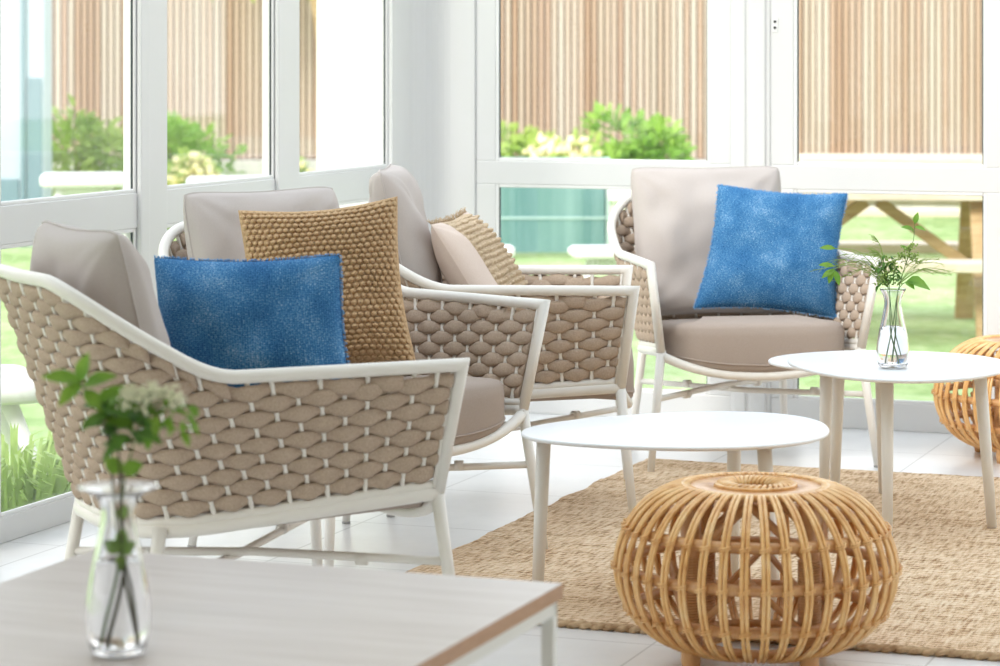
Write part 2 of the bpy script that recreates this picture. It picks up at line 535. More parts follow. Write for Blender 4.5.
def zbot(s):
    p = path(HBOT, s); return .362 - .085 * (p.y + .30)
def surf(s, z):
    b = path(HBOT, s); t = path(HTOP, s); zb, zt = zbot(s), ztop(s)
    k = (z - zb) / (zt - zb)
    return Vector((b.x + (t.x - b.x) * k, b.y + (t.y - b.y) * k, z))
def top3(s): p = path(HTOP, s); return Vector((p.x, p.y, ztop(s)))
def bot3(s): p = path(HBOT, s); return Vector((p.x, p.y, zbot(s)))

def rope_mesh():
    mb = MB(); PITCH = .0262
    for k in range(24):
        run = []
        sub = 6
        def flush(run):
            if len(run) < 8: return
            vs = []; n = 10
            for (s, z) in run:
                c = surf(s, z)
                e = .02
                tg = (surf(min(s + e, NT), z) - surf(max(s - e, 0), z)).normalized()
                up = (top3(s) - bot3(s)).normalized()
                nr = tg.cross(up).normalized()
                ph = math.cos(PI * s + PI * k)
                off = .0052 * ph
                hf = .0062 + .0128 * (.5 + .5 * ph) ** .62
                hb = .0062 + .0128 * (.5 - .5 * ph) ** .62
                th = .0078
                for q in range(n):
                    a = 2 * PI * q / n
                    ca, sa = math.cos(a), math.sin(a)
                    hh = hf * (.5 + .5 * ca) + hb * (.5 - .5 * ca)
                    hh = max(hh, (hf if ca > .2 else hb if ca < -.2 else max(hf, hb) * .8))
                    vs.append(c + nr * (off + th * ca) + up * hh * sa)
            fs = []
            m = len(run)
            for i in range(m - 1):
                for q in range(n):
                    l = (q + 1) % n
                    fs.append((i * n + q, i * n + l, (i + 1) * n + l, (i + 1) * n + q))
            fs.append(tuple(range(n))[::-1]); fs.append(tuple((m - 1) * n + q for q in range(n)))
            mb.add(vs, fs)
        for i in range(int(NT * sub) + 1):
            s = i / sub
            if s < .22 or s > NT - .22: continue
            z = zbot(s) + .031 + PITCH * k; lim = ztop(s) - .029
            if z < lim + .018: run.append((s, min(z, lim)))
            else:
                flush(run); run = []
        flush(run)
    return mb

def make_chair(label):
    root = empty('rope_armchair', label, 'armchair', group='white framed rope armchairs')
    fr = MB()
    pts = [Vector((-.305, -.300, .345))]
    pts += [top3(i / 2) for i in range(NT * 2 + 1)]
    pts += [Vector((.305, -.300, .345))]
    fr.tube(pts, .0138, 12)
    fr.tube([bot3(i / 2) + Vector((0, 0, -.012)) for i in range(NT * 2 + 1)], .0150, 10)
    fr.tube([bot3(i / 2) + Vector((0, 0, .004)) for i in range(NT * 2 + 1)], .0110, 8)
    for i in range(1, NT):
        fr.tube([bot3(i), surf(i, (zbot(i) + ztop(i)) / 2), top3(i)], .0054, 6, caps=False)
    # inner tie bars the rope ends wrap round
    for sx in (-1, 1):
        fr.tube([(sx * .312, -.288, .36), (sx * .340, -.318, .60)], .004, 6)
    # bowed front seat rail and cross bearers
    bow = []
    for i in range(25):
        t = i / 24 * 2 - 1
        bow.append((t * .305, -.300 - .026 * (1 - abs(t) ** 3.2), .340 - .018 * (1 - t ** 4) - .046 * (1 - t * t)))
    fr.tube(bow, .0135, 10)
    for y in (-.15, .02, .19):
        w = .275 - .07 * (y + .3) / .6
        fr.tube([(-w, y, .344 - .085 * (y + .30)), (w, y, .344 - .085 * (y + .30))], .009, 8)
    obj('frame', fr, M['metal'], root)
    obj('woven_panel', rope_mesh(), M['rope'], root)
    feet = [(-.345, -.335), (.345, -.335), (-.250, .305), (.250, .305)]
    tops = [(-.305, -.300, .352), (.305, -.300, .352), (-.225, .255, .312), (.225, .255, .312)]
    for (fx, fy), tp in zip(feet, tops):
        lg = MB(); lg.tube([tp, ((tp[0] * .5 + fx * .5), (tp[1] * .5 + fy * .5), tp[2] * .5), (fx, fy, .004)], [.0140, .0125, .0105], 12)
        o = obj('leg', lg, M['metal'], root)
        ft = MB(); ft.tube([(fx, fy, 0), (fx, fy, .006)], .0112, 12)
        obj('glide', ft, M['rubber'], o)
    def leg_at(i, z):
        tp = Vector(tops[i]); ft = Vector((*feet[i], 0)); return ft.lerp(tp, z / tp.z)
    for a, b, dz in ((0, 3, .000), (1, 2, .0)):
        st = MB(); p = leg_at(a, .214); q = leg_at(b, .196)
        mid = (p + q) / 2 + Vector((0, 0, .009 if a == 0 else -.009))
        st.tube([p, p.lerp(mid, .5), mid, mid.lerp(q, .5), q], .0088, 10)
        o = obj('stretcher', st, M['metal'], root)
        for t in (.22, .78):
            cm = MB(); c = p.lerp(q, t); d = (q - p).normalized() * .011
            cm.tube([c - d, c + d], .0128, 12)
            obj('collar', cm, M['metal'], o)
    # seat cushion
    n = 72; out = []
    for i in range(n):
        a = 2 * PI * i / n
        ca, sa = math.cos(a), math.sin(a)
        ex = .42
        x = (abs(ca) ** ex) * (1 if ca > 0 else -1); y = (abs(sa) ** ex) * (1 if sa > 0 else -1)
        yy = -.065 + .265 * y
        hw = .288 - .062 * (yy + .33) / .6
        xx = x * hw
        if yy < -.065: yy -= .012 * (1 - (abs(xx) / hw) ** 2.6) * (-(y)) ** 2
        out.append((xx, yy))
    drop = lambda x, y: .040 * smst(-.12, -.36, y) * (1 - (x / .30) ** 2)
    rake = lambda z: (lambda x, y: z - .022 - .07 * (y + .38) - drop(x, y) * max(0, min(1, (.440 - z) / .07)))
    crown = lambda z, k: (lambda x, y: z - .07 * (y + .38) + k)
    cs = MB()
    cs.prism(out, [(.030, rake(.348)), (.010, rake(.351)), (.002, rake(.361)), (0, rake(.375)), (0, rake(.425)), (.003, rake(.442)), (.012, rake(.453)), (.035, rake(.459)), (.09, rake(.463)), (.16, rake(.465))])
    sc = obj('seat_cushion', cs, M['seatfab'], root)
    pp = MB()
    pp.tube([(x, y, rake(.372)(x, y)) for x, y in out], .0030, 6, closed=True)
    obj('piping', pp, M['seatfab'], sc)
    return root

CH = {}
CH[1] = make_chair('white framed rope armchair with a blue pillow, nearest to the oak topped table')
poses = {1: ((-.533, 5.50), 118.0), 2: ((.022, 7.378), 88.6), 3: ((0.7171, 8.2573), 10.5), 4: ((-.372, 6.640), 43.5)}
labels = {2: 'white framed rope armchair with the small tufted pillow, beside the white room corner',
          3: 'white framed rope armchair facing the room with a blue pillow, before the glazed door',
          4: 'white framed rope armchair holding the brown knitted pillow, half hidden behind another armchair'}
for i in (2, 3, 4):
    CH[i] = dup(CH[1]); CH[i]['label'] = labels[i]
for i, ((x, y), a) in poses.items():
    CH[i].location = (x, y, 0); CH[i].rotation_euler = (0, 0, R(a))
def chair_mat(i):
    (x, y), a = poses[i]
    return Matrix.Translation((x, y, 0)) @ Matrix.Rotation(R(a), 4, 'Z')

# ------------------------------------------------------------------ pillows
def pillow(name, w, h, t, seed, mats, label, cat='pillow', group=None, N=30, wr=.010, knit=None, pin=.07, fringe=None, sag=0, seam=None, taper=0, skew=0, pw=.56, rc=.02):
    mb = MB(); uv = []
    rnd = random.Random(seed)
    off = Vector((rnd.random() * 50, rnd.random() * 50, rnd.random() * 50))
    def pt(u, v_, side):
        x = w / 2 * u * (1 - pin * (1 - v_ * v_) * abs(u)); z = h / 2 * v_ * (1 - pin * (1 - u * u) * abs(v_))
        pf = max(0, (1 - abs(u) ** 2.6) * (1 - abs(v_) ** 2.6)) ** pw
        x = x * (1 - taper * v_) + skew * v_
        kc = 1 - rc * (u * u * v_ * v_) ** 3; x *= kc; z *= kc
        d = t / 2 * pf
        q = Vector((x * 5, z * 5, side * 3)) + off
        edge = min(1, 4 * (1 - max(abs(u), abs(v_))))
        nz = noise.noise(q) * wr * 1.2 + noise.noise(q * 2.7) * wr * .5
        # creases running in from the corners
        cr = 0
        for cu, cv in ((-1, -1), (1, -1), (-1, 1), (1, 1)):
            dd = math.hypot(u - cu, v_ - cv)
            an = math.atan2(v_ - cv, u - cu)
            cr += math.sin(an * 11 + seed + cu) * math.exp(-dd * 2.6) * wr * .55
        d += (nz + cr) * edge * pf ** .5
        z -= sag * (1 - v_) * .0
        yy = -side * d + .004 * math.sin(3 * u + seed) * (1 - edge)
        return x, yy, z, pf
    for side in (1, -1):
        n = N
        hi = knit and side == 1
        if hi: n = knit[0]
        vs = []; fs = []; mis = []
        for j in range(n + 1):
            for i in range(n + 1):
                u = 2 * i / n - 1; v_ = 2 * j / n - 1
                if not hi:
                    # denser toward the border
                    u = math.sin(u * PI / 2) * .55 + u * .45; v_ = math.sin(v_ * PI / 2) * .55 + v_ * .45
                x, y, z, pf = pt(u, v_, side)
                if hi:
                    nc, nr_, amp, lim = knit[1:5]
                    jit = noise.noise(Vector((u * 3, v_ * 3, seed))) * .35
                    gy = (v_ + 1) / 2 * nr_ + jit; row = math.floor(gy)
                    gx = (u + 1) / 2 * nc + (row % 2) * .5 + jit
                    fx = gx - math.floor(gx) - .5; fy = gy - row - .5
                    k = max(0, 1 - (fx * fx + fy * fy) * (4.6 if lim > 1 else 5.6)) ** .5
                    e = min(1, 10 * (1 - max(abs(u), abs(v_))))
                    if abs(u) < lim:
                        y -= amp * (k * (.8 + (.4 if lim > 1 else .8) * noise.noise(Vector((math.floor(gx) * 1.37 + .5, row * 1.71 + .3, seed)))) - .25) * e
                vs.append((x, y, z)); uv.append(((u + 1) / 2 * w / .45, (v_ + 1) / 2 * h / .45))
        for j in range(n):
            for i in range(n):
                a = j * (n + 1) + i
                q = (a, a + 1, a + n + 2, a + n + 1)
                fs.append(q if side == 1 else q[::-1])
        o = len(mb.v); mb.v += vs
        for q_i, q in enumerate(fs):
            mb.f.append([a + o for a in q])
            mi = 0
            if knit and side == 1 and len(mats) > 1:
                u = 2 * ((q_i % n) + .5) / n - 1
                if abs(u) > knit[4]: mi = 1
            elif knit and side == -1 and len(mats) > 1: mi = 1
            mb.m.append(mi)
    o = obj(name, mb, mats, uv=uv, subd=0 if knit else 1)
    tag(o, label, cat, group)
    if seam:
        sm = MB(); pts = []
        m_ = 26
        for e in range(4):
            for i in range(m_):
                tt = 2 * i / m_ - 1
                u, v_ = [(tt, -1), (1, tt), (-tt, 1), (-1, -tt)][e]
                x, y, z, pf = pt(u, v_, 1); pts.append((x, y, z))
        sm.tube(pts, .0028, 6, closed=True)
        obj('seam', sm, seam, o)
    if fringe:
        fm = MB(); rr = random.Random(seed + 5); fms = []
        edges_ = fringe[1]; cnt = fringe[2]; ln = fringe[3]
        for k in range(cnt * len(edges_)):
            e = edges_[k // cnt]; tt = rr.uniform(-1, 1)
            if k % cnt == 0: fm = MB(); fms.append(fm)
            u, v_ = [(tt, -1), (1, tt), (-tt, 1), (-1, -tt)][e]
            x, y, z, pf = pt(u, v_, 1)
            dv = [(0, -1), (1, 0), (0, 1), (-1, 0)][e]
            l_ = ln * rr.uniform(.5, 1.2)
            d = Vector((dv[0] + rr.uniform(-.6, .6), rr.uniform(-.6, .6), dv[1] + rr.uniform(-.6, .6))).normalized() * l_
            fm.tube([(x, y, z), Vector((x, y, z)) + d * .6, Vector((x, y, z)) + d + Vector((0, 0, -.2 * l_))], [.0011, .001, .0006], 4)
        for fm in fms: obj('frayed_edge', fm, fringe[0], o)
    return o
def place(o, ci, pos, yaw=0, tilt=0, roll=0, base=None):
    m = (chair_mat(ci) if ci else Matrix.Identity(4))
    o.matrix_world = m @ Matrix.Translation(pos) @ Matrix.Rotation(R(yaw), 4, 'Z') @ Matrix.Rotation(R(-tilt), 4, 'X') @ Matrix.Rotation(R(roll), 4, 'Y')

gc = 'greige back cushions'
c1 = pillow('back_cushion', .47, .48, .17, 1, [M['fabric']], 'greige back cushion seen edge-on behind the blue pillow in the nearest armchair', 'cushion', gc, seam=M['fabric'], pin=.05, wr=.026, pw=.42, rc=.055)
c2 = pillow('back_cushion', .50, .47, .16, 2, [M['fabric']], 'greige back cushion seen broadside behind the brown knitted pillow', 'cushion', gc, seam=M['fabric'], pin=.05, wr=.026, pw=.42, rc=.055)
c3 = pillow('back_cushion', .47, .48, .17, 3, [M['fabric']], 'greige back cushion standing behind the small tufted pillow', 'cushion', gc, seam=M['fabric'], pin=.05, wr=.026, pw=.42, rc=.055)
c4 = pillow('back_cushion', .50, .48, .16, 4, [M['fabric']], 'greige back cushion behind the blue pillow in the armchair facing the room', 'cushion', gc, seam=M['fabric'], pin=.05, wr=.026, pw=.42, rc=.055)
place(c1, 1, (.03, .278, .652), 0, 14, 0)
place(c2, 4, (-.030, .265, .655), 0, 13, 0)
place(c3, 2, (.01, .285, .685), 0, 13, 0)
place(c4, 3, (-.01, .262, .636), 0, 11, 0)

b1 = pillow('throw_pillow', .415, .365, .18, 11, [M['blue']], 'bright blue woven pillow lying behind the near arm of the nearest armchair', 'pillow', 'blue woven pillows',
            wr=.018, fringe=(M['bluefray'], (1, 2), 260, .007), pin=.08, taper=.05, skew=-.012)
b3 = pillow('throw_pillow', .425, .40, .15, 12, [M['blue']], 'bright blue woven pillow in the armchair facing the room, tilted against its greige cushion', 'pillow', 'blue woven pillows',
            wr=.012, fringe=(M['bluefray'], (0, 1, 2, 3), 150, .005), pin=.09, taper=.04, skew=.022)
k4 = pillow('throw_pillow', .41, .43, .16, 13, [M['knit']], 'brown bobble-knit pillow standing beside the blue pillow', 'pillow', knit=(260, 24, 30, .0145, 2), wr=.006, pin=.10, taper=.03)
s2 = pillow('throw_pillow', .40, .38, .15, 14, [M['tuft'], M['pinkfab']], 'small pale pillow with a beige tufted band, leaning on a greige cushion', 'pillow', knit=(210, 19, 21, .0125, .70), wr=.008, pin=.06,
            fringe=(M['tuft'], (2,), 150, .022))
place(b1, None, (-.513, 5.57, .626), -3, 9, -1)
place(k4, None, (-.425, 6.556, .652), 2, 12, -5)
place(b3, 3, (.122, -.012, .622), -9, 17, 4)
place(s2, 2, (-.03, .065, .615), -13, 32, -2)

# ------------------------------------------------------------------ pebble coffee tables
def pebble(cx, cy, ax, ay, lobe, ph, n=96, ex=1.0):
    out = []
    for i in range(n):
        a = 2 * PI * i / n
        r = 1 + lobe * math.cos(3 * (a - ph))
        out.append((cx + ax * r * math.cos(a), cy + ay * r * math.sin(a)))
    x0 = min(p[0] for p in out); x1 = max(p[0] for p in out); y0 = min(p[1] for p in out); y1 = max(p[1] for p in out)
    return [(cx - ax + 2 * ax * (p[0] - x0) / (x1 - x0), cy - ay + 2 * ay * (p[1] - y0) / (y1 - y0)) for p in out]
def pebble_table(label, cx, cy, ax, ay, lobe, ph, h, legs, slant=0):
    root = empty('coffee_table', label, 'table', (cx, cy, 0), 0, 'white three legged coffee tables')
    mb = MB(); out = [(x, y + slant * x) for x, y in pebble(0, 0, ax, ay, lobe, ph)]
    mb.prism(out, [(.006, h - .010), (.001, h - .008), (0, h - .005), (0, h - .003), (.0015, h - .0008), (.004, h)])
    obj('table_top', mb, M['tabletop'], root)
    for (tx, ty, fx, fy) in legs:
        lg = MB(); lg.tube([(tx - cx, ty - cy, h - .011), ((tx + fx) / 2 - cx, (ty + fy) / 2 - cy, h / 2), (fx - cx, fy - cy, .008)], [.0165, .0150, .0125], 14)
        o = obj('leg', lg, M['metal'], root)
        pl = MB(); pl.tube([(tx - cx, ty - cy, h - .016), (tx - cx, ty - cy, h - .0105)], .030, 16)
        obj('mounting_plate', pl, M['metal'], o)
    return root
pebble_table('white pebble shaped coffee table right behind the large rattan stool', .392, 6.03, .346, .288, .06, PI, .385,
             [(.097, 5.97, .082, 5.965), (.535, 6.17, .540, 6.25), (.573, 5.86, .594, 5.81)], slant=.14)
pebble_table('taller white coffee table carrying the small glass vase', 1.040, 6.985, .287, .335, .05, R(20), .42,
             [(.975, 6.80, .968, 6.745), (1.235, 6.95, 1.261, 6.92), (.902, 7.18, .893, 7.22)])
pebble_table('lower white coffee table tucked partly under the one with the vase', .962, 7.44, .222, .25, .05, PI, .378,
             [(.880, 7.29, .872, 7.27), (1.052, 7.46, 1.060, 7.47), (.938, 7.60, .945, 7.62)])

# ------------------------------------------------------------------ rattan stools
def rattan_stool(label, x, y, rz):
    root = empty('rattan_stool', label, 'stool', (x, y, 0), rz, 'round cane stools')
    Hs = .358
    prof = [(.132, .352), (.150, .354), (.176, .347), (.208, .331), (.237, .306), (.261, .272), (.277, .231), (.283, .192), (.278, .152), (.260, .108), (.231, .072), (.194, .047), (.150, .031), (.112, .025), (.092, .025)]
    # smooth the profile
    def cat(P, m=4):
        out = []
        for i in range(len(P) - 1):
            p0 = P[max(i - 1, 0)]; p1 = P[i]; p2 = P[i + 1]; p3 = P[min(i + 2, len(P) - 1)]
            for k in range(m):
                t = k / m
                out.append(tuple(.5 * ((2 * p1[c]) + (-p0[c] + p2[c]) * t + (2 * p0[c] - 5 * p1[c] + 4 * p2[c] - p3[c]) * t * t + (-p0[c] + 3 * p1[c] - 3 * p2[c] + p3[c]) * t ** 3) for c in (0, 1)))
        out.append(P[-1]); return out
    pf = cat(prof, 2)
    NR = 42
    def rad_at(z):
        best = None
        for (r0, z0), (r1, z1) in zip(pf, pf[1:]):
            if r0 > .19 or r1 > .19:
                if min(z0, z1) <= z <= max(z0, z1) and abs(z1 - z0) > 1e-6:
                    return r0 + (r1 - r0) * (z - z0) / (z1 - z0)
        return .25
    rings_z = (.270, .192, .106)
    def knot(kn, a):
        for z in rings_z:
            rr = rad_at(z) - .0165
            c = Vector(((rr + .018) * math.cos(a), (rr + .018) * math.sin(a), z))
            tg = Vector((-math.sin(a), math.cos(a), 0)); out_ = Vector((math.cos(a), math.sin(a), 0))
            for dz in (-.0024, .0024):
                kn.tube([c + tg * (.0112 * math.cos(b)) + out_ * (.0078 * math.sin(b)) + Vector((0, 0, dz + .003 * math.cos(b))) for b in [2 * PI * k / 10 for k in range(10)]], .0017, 5, closed=True)
    for i in range(NR):
        a = 2 * PI * i / NR
        rb = MB()
        for s in (-1, 1):
            pts = []
            for r, z in pf:
                w = .0045 if r > .16 else .0045 * max(.5, r / .16)
                pts.append((r * math.cos(a) - s * w * math.sin(a), r * math.sin(a) + s * w * math.cos(a), z))
            rb.tube(pts, .0043, 7)
        knot(rb, a)
        obj('rib', rb, M['cane'], root)
    for z in rings_z:
        rg = MB(); rr = rad_at(z) - .0175
        rg.tube([(rr * math.cos(2 * PI * k / 60), rr * math.sin(2 * PI * k / 60), z) for k in range(60)], .0115, 10, closed=True)
        o = obj('hoop', rg, M['canedark'], root)
    # top collar: flat band, two rims, radial wrapping round the hole
    tp = MB()
    tp.lathe([(.064, .341), (.142, .341), (.147, .346), (.142, .3535), (.064, .3535), (.060, .346)], 48, closed=True)
    o = obj('top_band', tp, M['canedark'], root)
    rm = MB()
    for r_, z_, q in ((.147, .352, .0062), (.080, .3555, .0042)):
        rm.tube([(r_ * math.cos(2 * PI * k / 60), r_ * math.sin(2 * PI * k / 60), z_) for k in range(60)], q, 8, closed=True)
    obj('rim', rm, M['cane'], o)
    sp = MB()
    for i in range(34):
        a = 2 * PI * i / 34
        p = []
        for k in range(9):
            b = PI * 1.25 * (k / 8) - .12 * PI
            rr_ = .083 - .019 * math.cos(PI - b) * -1
            p.append(((.064 + .017 * math.cos(b)) * math.cos(a + .06 * k), (.064 + .017 * math.cos(b)) * math.sin(a + .06 * k), .350 + .0105 * math.sin(b)))
        sp.tube(p, .0042, 6)
    obj('wrapping', sp, M['cane'], o)
    bt = MB()
    bt.tube([(.098 * math.cos(2 * PI * k / 48), .098 * math.sin(2 * PI * k / 48), .034) for k in range(48)], .009, 8, closed=True)
    bt.tube([(.150 * math.cos(2 * PI * k / 48), .150 * math.sin(2 * PI * k / 48), .044) for k in range(48)], .008, 8, closed=True)
    obj('base_hoop', bt, M['canedark'], root)
    for k in range(4):
        a = R(31.1) + PI / 2 * k
        lx, ly = .1655 * math.cos(a), .1655 * math.sin(a)
        lg = MB(); lg.tube([(lx, ly, .0), (lx, ly, .018), (lx, ly, .335)], [.0165, .0195, .0205], 14)
        l_ = obj('leg', lg, M['canedark'], root)
        wr = MB()
        wp = []
        for q in range(34 * 12):
            t = q / 12; wp.append((lx + .0212 * math.cos(2 * PI * t), ly + .0212 * math.sin(2 * PI * t), .045 + t * .0054))
        wr.tube(wp, .0029, 5)
        obj('leg_wrapping', wr, M['canedark'], l_)
    br = MB()
    for k in range(4):
        a = R(31.1) + PI / 2 * k; b = a + PI / 2
        A = Vector((.165 * math.cos(a), .165 * math.sin(a), 0)); B = Vector((.165 * math.cos(b), .165 * math.sin(b), 0))
        mid = (A + B) / 2
        br.tube([A + Vector((0, 0, .225)), mid * 1.15 + Vector((0, 0, .335))], .0085, 8)
        br.tube([B + Vector((0, 0, .225)), mid * 1.15 + Vector((0, 0, .335))], .0085, 8)
        br.tube([A * 1.05 + Vector((0, 0, .07)), mid * 1.5 + Vector((0, 0, .195))], .0070, 8)
        br.tube([B * 1.05 + Vector((0, 0, .07)), mid * 1.5 + Vector((0, 0, .195))], .0070, 8)
    obj('brace', br, M['canedark'], root)
    return root
st1 = rattan_stool('large round cane stool standing at the front edge of the jute rug', .515, 5.44, R(3))
st2 = dup(st1); st2.location = (1.606, 8.20, 0); st2.rotation_euler = (0, 0, R(20))
st2['label'] = 'round cane stool half cut off by the picture edge, by the glazed door'

# ------------------------------------------------------------------ jute rug
x0, x1, y0, y1 = 1.10, 4.9, -3.215, -.90
mb = MB(); nx, ny = 190, 120
vs = []
for j in range(ny + 1):
    for i in range(nx + 1):
        x = x0 + (x1 - x0) * i / nx; y = y0 + (y1 - y0) * j / ny
        z = .0075 + .0022 * noise.noise(Vector((x * 9, y * 26, 3))) + .0016 * noise.noise(Vector((x * 40, y * 50, 9)))
        if j in (0, ny): y += .010 * noise.noise(Vector((x * 7, 1, 2)))
        if i in (0, nx): x += .010 * noise.noise(Vector((y * 7, 4, 2)))
        vs.append((x, y, z))
fs = [(j * (nx + 1) + i, j * (nx + 1) + i + 1, (j + 1) * (nx + 1) + i + 1, (j + 1) * (nx + 1) + i) for j in range(ny) for i in range(nx)]
mb.add(vs, fs)
rug = obj('jute_rug', mb, M['rug'], **ROOM)
tag(rug, 'natural jute rug with a braided edge lying under the white coffee tables', 'rug')
ed = MB()
def braid(a, b, n):
    a = Vector(a); b = Vector(b)
    for s in (0, 1):
        pts = []
        for i in range(n * 4):
            t = i / (n * 4 - 1); p = a.lerp(b, t); ph = 2 * PI * i / 4 / 2 + s * PI
            d = (b - a).normalized(); nn = Vector((-d.y, d.x, 0))
            pts.append(p + nn * (.006 * math.sin(ph)) + Vector((0, 0, .0075 + .003 * math.cos(ph) + .002 * noise.noise(p * 20))))
        ed.tube(pts, .0068, 6)
braid((x0, y0, 0), (x1, y0, 0), 140)
obj('braided_edge', ed, M['rugedge'], rug)

# ------------------------------------------------------------------ oak topped table in the foreground (room aligned)
def to_room(p):
    d = Vector((p[0] - CX, p[1] - CY)); c, s = math.cos(TH), math.sin(TH)
    return Vector((c * d.x - s * d.y, s * d.x + c * d.y))
far_r = to_room((.096, 4.19)); far_l = to_room((-.672, 4.48))
tw = (far_r.x - far_l.x); tl = 1.35
tcx = (far_r.x + far_l.x) / 2; tcy = (far_r.y + far_l.y) / 2 - tl / 2
base = room(tcx, tcy)
tb = empty('side_table', 'low table with a washed oak top and pale metal frame in the foreground', 'table', base, -TH)
mb = MB(); mb.box(-tw / 2, tw / 2, -tl / 2, tl / 2, .376, .400)
obj('table_top', mb, [M['oak']], tb, smooth=False, bevel=.0015)
mb = MB()
e = .0008
mb.box(-tw / 2 - e, tw / 2 + e, tl / 2 - .001, tl / 2 + e, .3765, .3990); mb.box(-tw / 2 - e, tw / 2 + e, -tl / 2 - e, -tl / 2 + .001, .3765, .3990)
mb.box(tw / 2 - .001, tw / 2 + e, -tl / 2, tl / 2, .3765, .3990); mb.box(-tw / 2 - e, -tw / 2 + .001, -tl / 2, tl / 2, .3765, .3990)
obj('edge_banding', mb, M['oakedge'], tb, smooth=False)
mb = MB(); q = .006
mb.box(-tw / 2 + q, tw / 2 - q, tl / 2 - q - .02, tl / 2 - q, .353, .3758); mb.box(-tw / 2 + q, tw / 2 - q, -tl / 2 + q, -tl / 2 + q + .02, .353, .3758)
mb.box(tw / 2 - q - .02, tw / 2 - q, -tl / 2 + q, tl / 2 - q, .353, .3758); mb.box(-tw / 2 + q, -tw / 2 + q + .02, -tl / 2 + q, tl / 2 - q, .353, .3758)
obj('frame', mb, M['tframe'], tb, smooth=False, bevel=.001)
for sx in (-1, 1):
    for sy in (-1, 1):
        mb = MB(); a = sx * (tw / 2 - q - .010); b = sy * (tl / 2 - q - .010)
        mb.box(a - .010, a + .010, b - .010, b + .010, 0, .353)
        obj('leg', mb, M['tframe'], tb, smooth=False, bevel=.001)

# ------------------------------------------------------------------ vases
def vase(label, x, y, z, outer, level):
    root = empty('glass_vase', label, 'vase', (x, y, z), 0)
    t = .0024
    prof = [(.0005, 0)] + outer
    inner = [(max(.0006, r - t), zz if i else zz + .012) for i, (r, zz) in enumerate(outer)]
    inner[0] = (outer[0][0] - .006, .012)
    full = prof + [(outer[-1][0] + .0006, outer[-1][1] + .0014), (outer[-1][0] - .0006, outer[-1][1] + .0022)] + inner[::-1][0:] + [(.0005, .010)]
    mb = MB(); mb.lathe(full, 48)
    obj('body', mb, M['glass'], root, subd=1)
    w = [(.0005, .0108), (inner[0][0] - .0012, .0125)]
    for r, zz in inner[1:]:
        if zz < level: w.append((r - .0006, max(zz, .0135)))
    rl = 0
    for (r0, z0), (r1, z1) in zip(inner, inner[1:]):
        if z0 <= level <= z1: rl = r0 + (r1 - r0) * (level - z0) / (z1 - z0) - .0006
    w += [(rl, level), (.0005, level - .0008)]
    mb = MB(); mb.lathe(w, 48)
    obj('water', mb, M['water'], root, subd=1)
    return root
V1p = (-.522, 3.69, .4006)
vase('clear glass vase with a wide flared lip on the oak topped table', *V1p,
     [(.031, .000), (.037, .006), (.0425, .022), (.0450, .045), (.0440, .070), (.0405, .098), (.0345, .128), (.0285, .155), (.0240, .178), (.0225, .196), (.0250, .210), (.034, .220), (.046, .2255), (.056, .228)], .130)
V2p = (1.004, 6.90, .4206)
vase('small clear glass vase on the taller white coffee table', *V2p,
     [(.030, .000), (.036, .005), (.0405, .016), (.0425, .034), (.0415, .056), (.0375, .085), (.0315, .112), (.0260, .135), (.0225, .155), (.0218, .170), (.0240, .182), (.0285, .192), (.0335, .2005)], .108)

def curve(pts, n=14):
    P = [Vector(p) for p in pts]; out = []
    for i in range(len(P) - 1):
        p0 = P[max(i - 1, 0)]; p1 = P[i]; p2 = P[i + 1]; p3 = P[min(i + 2, len(P) - 1)]
        for k in range(n):
            t = k / n
            out.append(.5 * ((2 * p1) + (-p0 + p2) * t + (2 * p0 - 5 * p1 + 4 * p2 - p3) * t * t + (-p0 + 3 * p1 - 3 * p2 + p3) * t ** 3))
    out.append(P[-1]); return out
def sprig(label, base, pts, r, stem_m):
    root = empty('flower_sprig', label, 'sprig', base)
    c = curve(pts, 8); mb = MB(); mb.tube(c, [r * (1 - .5 * i / len(c)) for i in range(len(c))], 6)
    obj('stem', mb, stem_m, root)
    return root, c
rr = random.Random(3)
def rv(s=1): return Vector((rr.uniform(-s, s), rr.uniform(-s, s), rr.uniform(-s, s)))
# foreground vase: a leafy sprig to the left, a dark bunch, a cream umbel to the right, a leaf inside the neck
sg, c = sprig('leafy green sprig leaning left out of the flared vase', V1p, [(.020, .006, .016), (.004, -.004, .13), (-.006, .0, .22), (-.018, .005, .31), (-.052, .0, .372)], .0022, M['stemdark'])
mb = MB()
for p, d, L in [((-.052, 0, .372), (-1, -.2, .35), .052), ((-.052, 0, .372), (.2, -.3, 1), .042), ((-.048, 0, .366), (.9, -.3, .5), .050), ((-.05, 0, .37), (-.5, -.6, -.35), .045), ((-.046, .0, .362), (.6, -.5, -.5), .040),
                ((-.03, .004, .335), (1, -.3, .25), .060), ((-.03, .004, .335), (.7, .2, .8), .050), ((-.026, .004, .33), (1, -.5, -.2), .055), ((-.02, .004, .32), (.3, -.6, .9), .045)]:
    mb.leaf(p, d, (0, -.6, .8), L, L * .55, .25)
obj('foliage', mb, M['leaf'], sg)
sg, c = sprig('dark leafed sprig standing upright in the flared vase', V1p, [(-.012, .01, .016), (.006, .004, .12), (.004, 0, .22), (.0, -.004, .29), (-.004, -.004, .335)], .0024, M['stemdark'])
mb = MB()
for k in range(26):
    b = Vector((rr.uniform(-.03, .028), rr.uniform(-.02, .02), rr.uniform(.275, .345)))
    d = rv(); d.z = abs(d.z) * .6 - .2; d.x *= 1.2
    mb.leaf(b, d, (0, -.5, .85), rr.uniform(.028, .048), rr.uniform(.018, .028), .4)
obj('foliage', mb, M['leafdark'], sg)
sg, c = sprig('cream flower head sprig arching right out of the flared vase', V1p, [(-.018, -.008, .018), (.0, .006, .12), (.006, .004, .22), (.022, .0, .29), (.036, 0, .325)], .0020, M['stem'])
mb = MB(); fl = MB(); lf = MB()
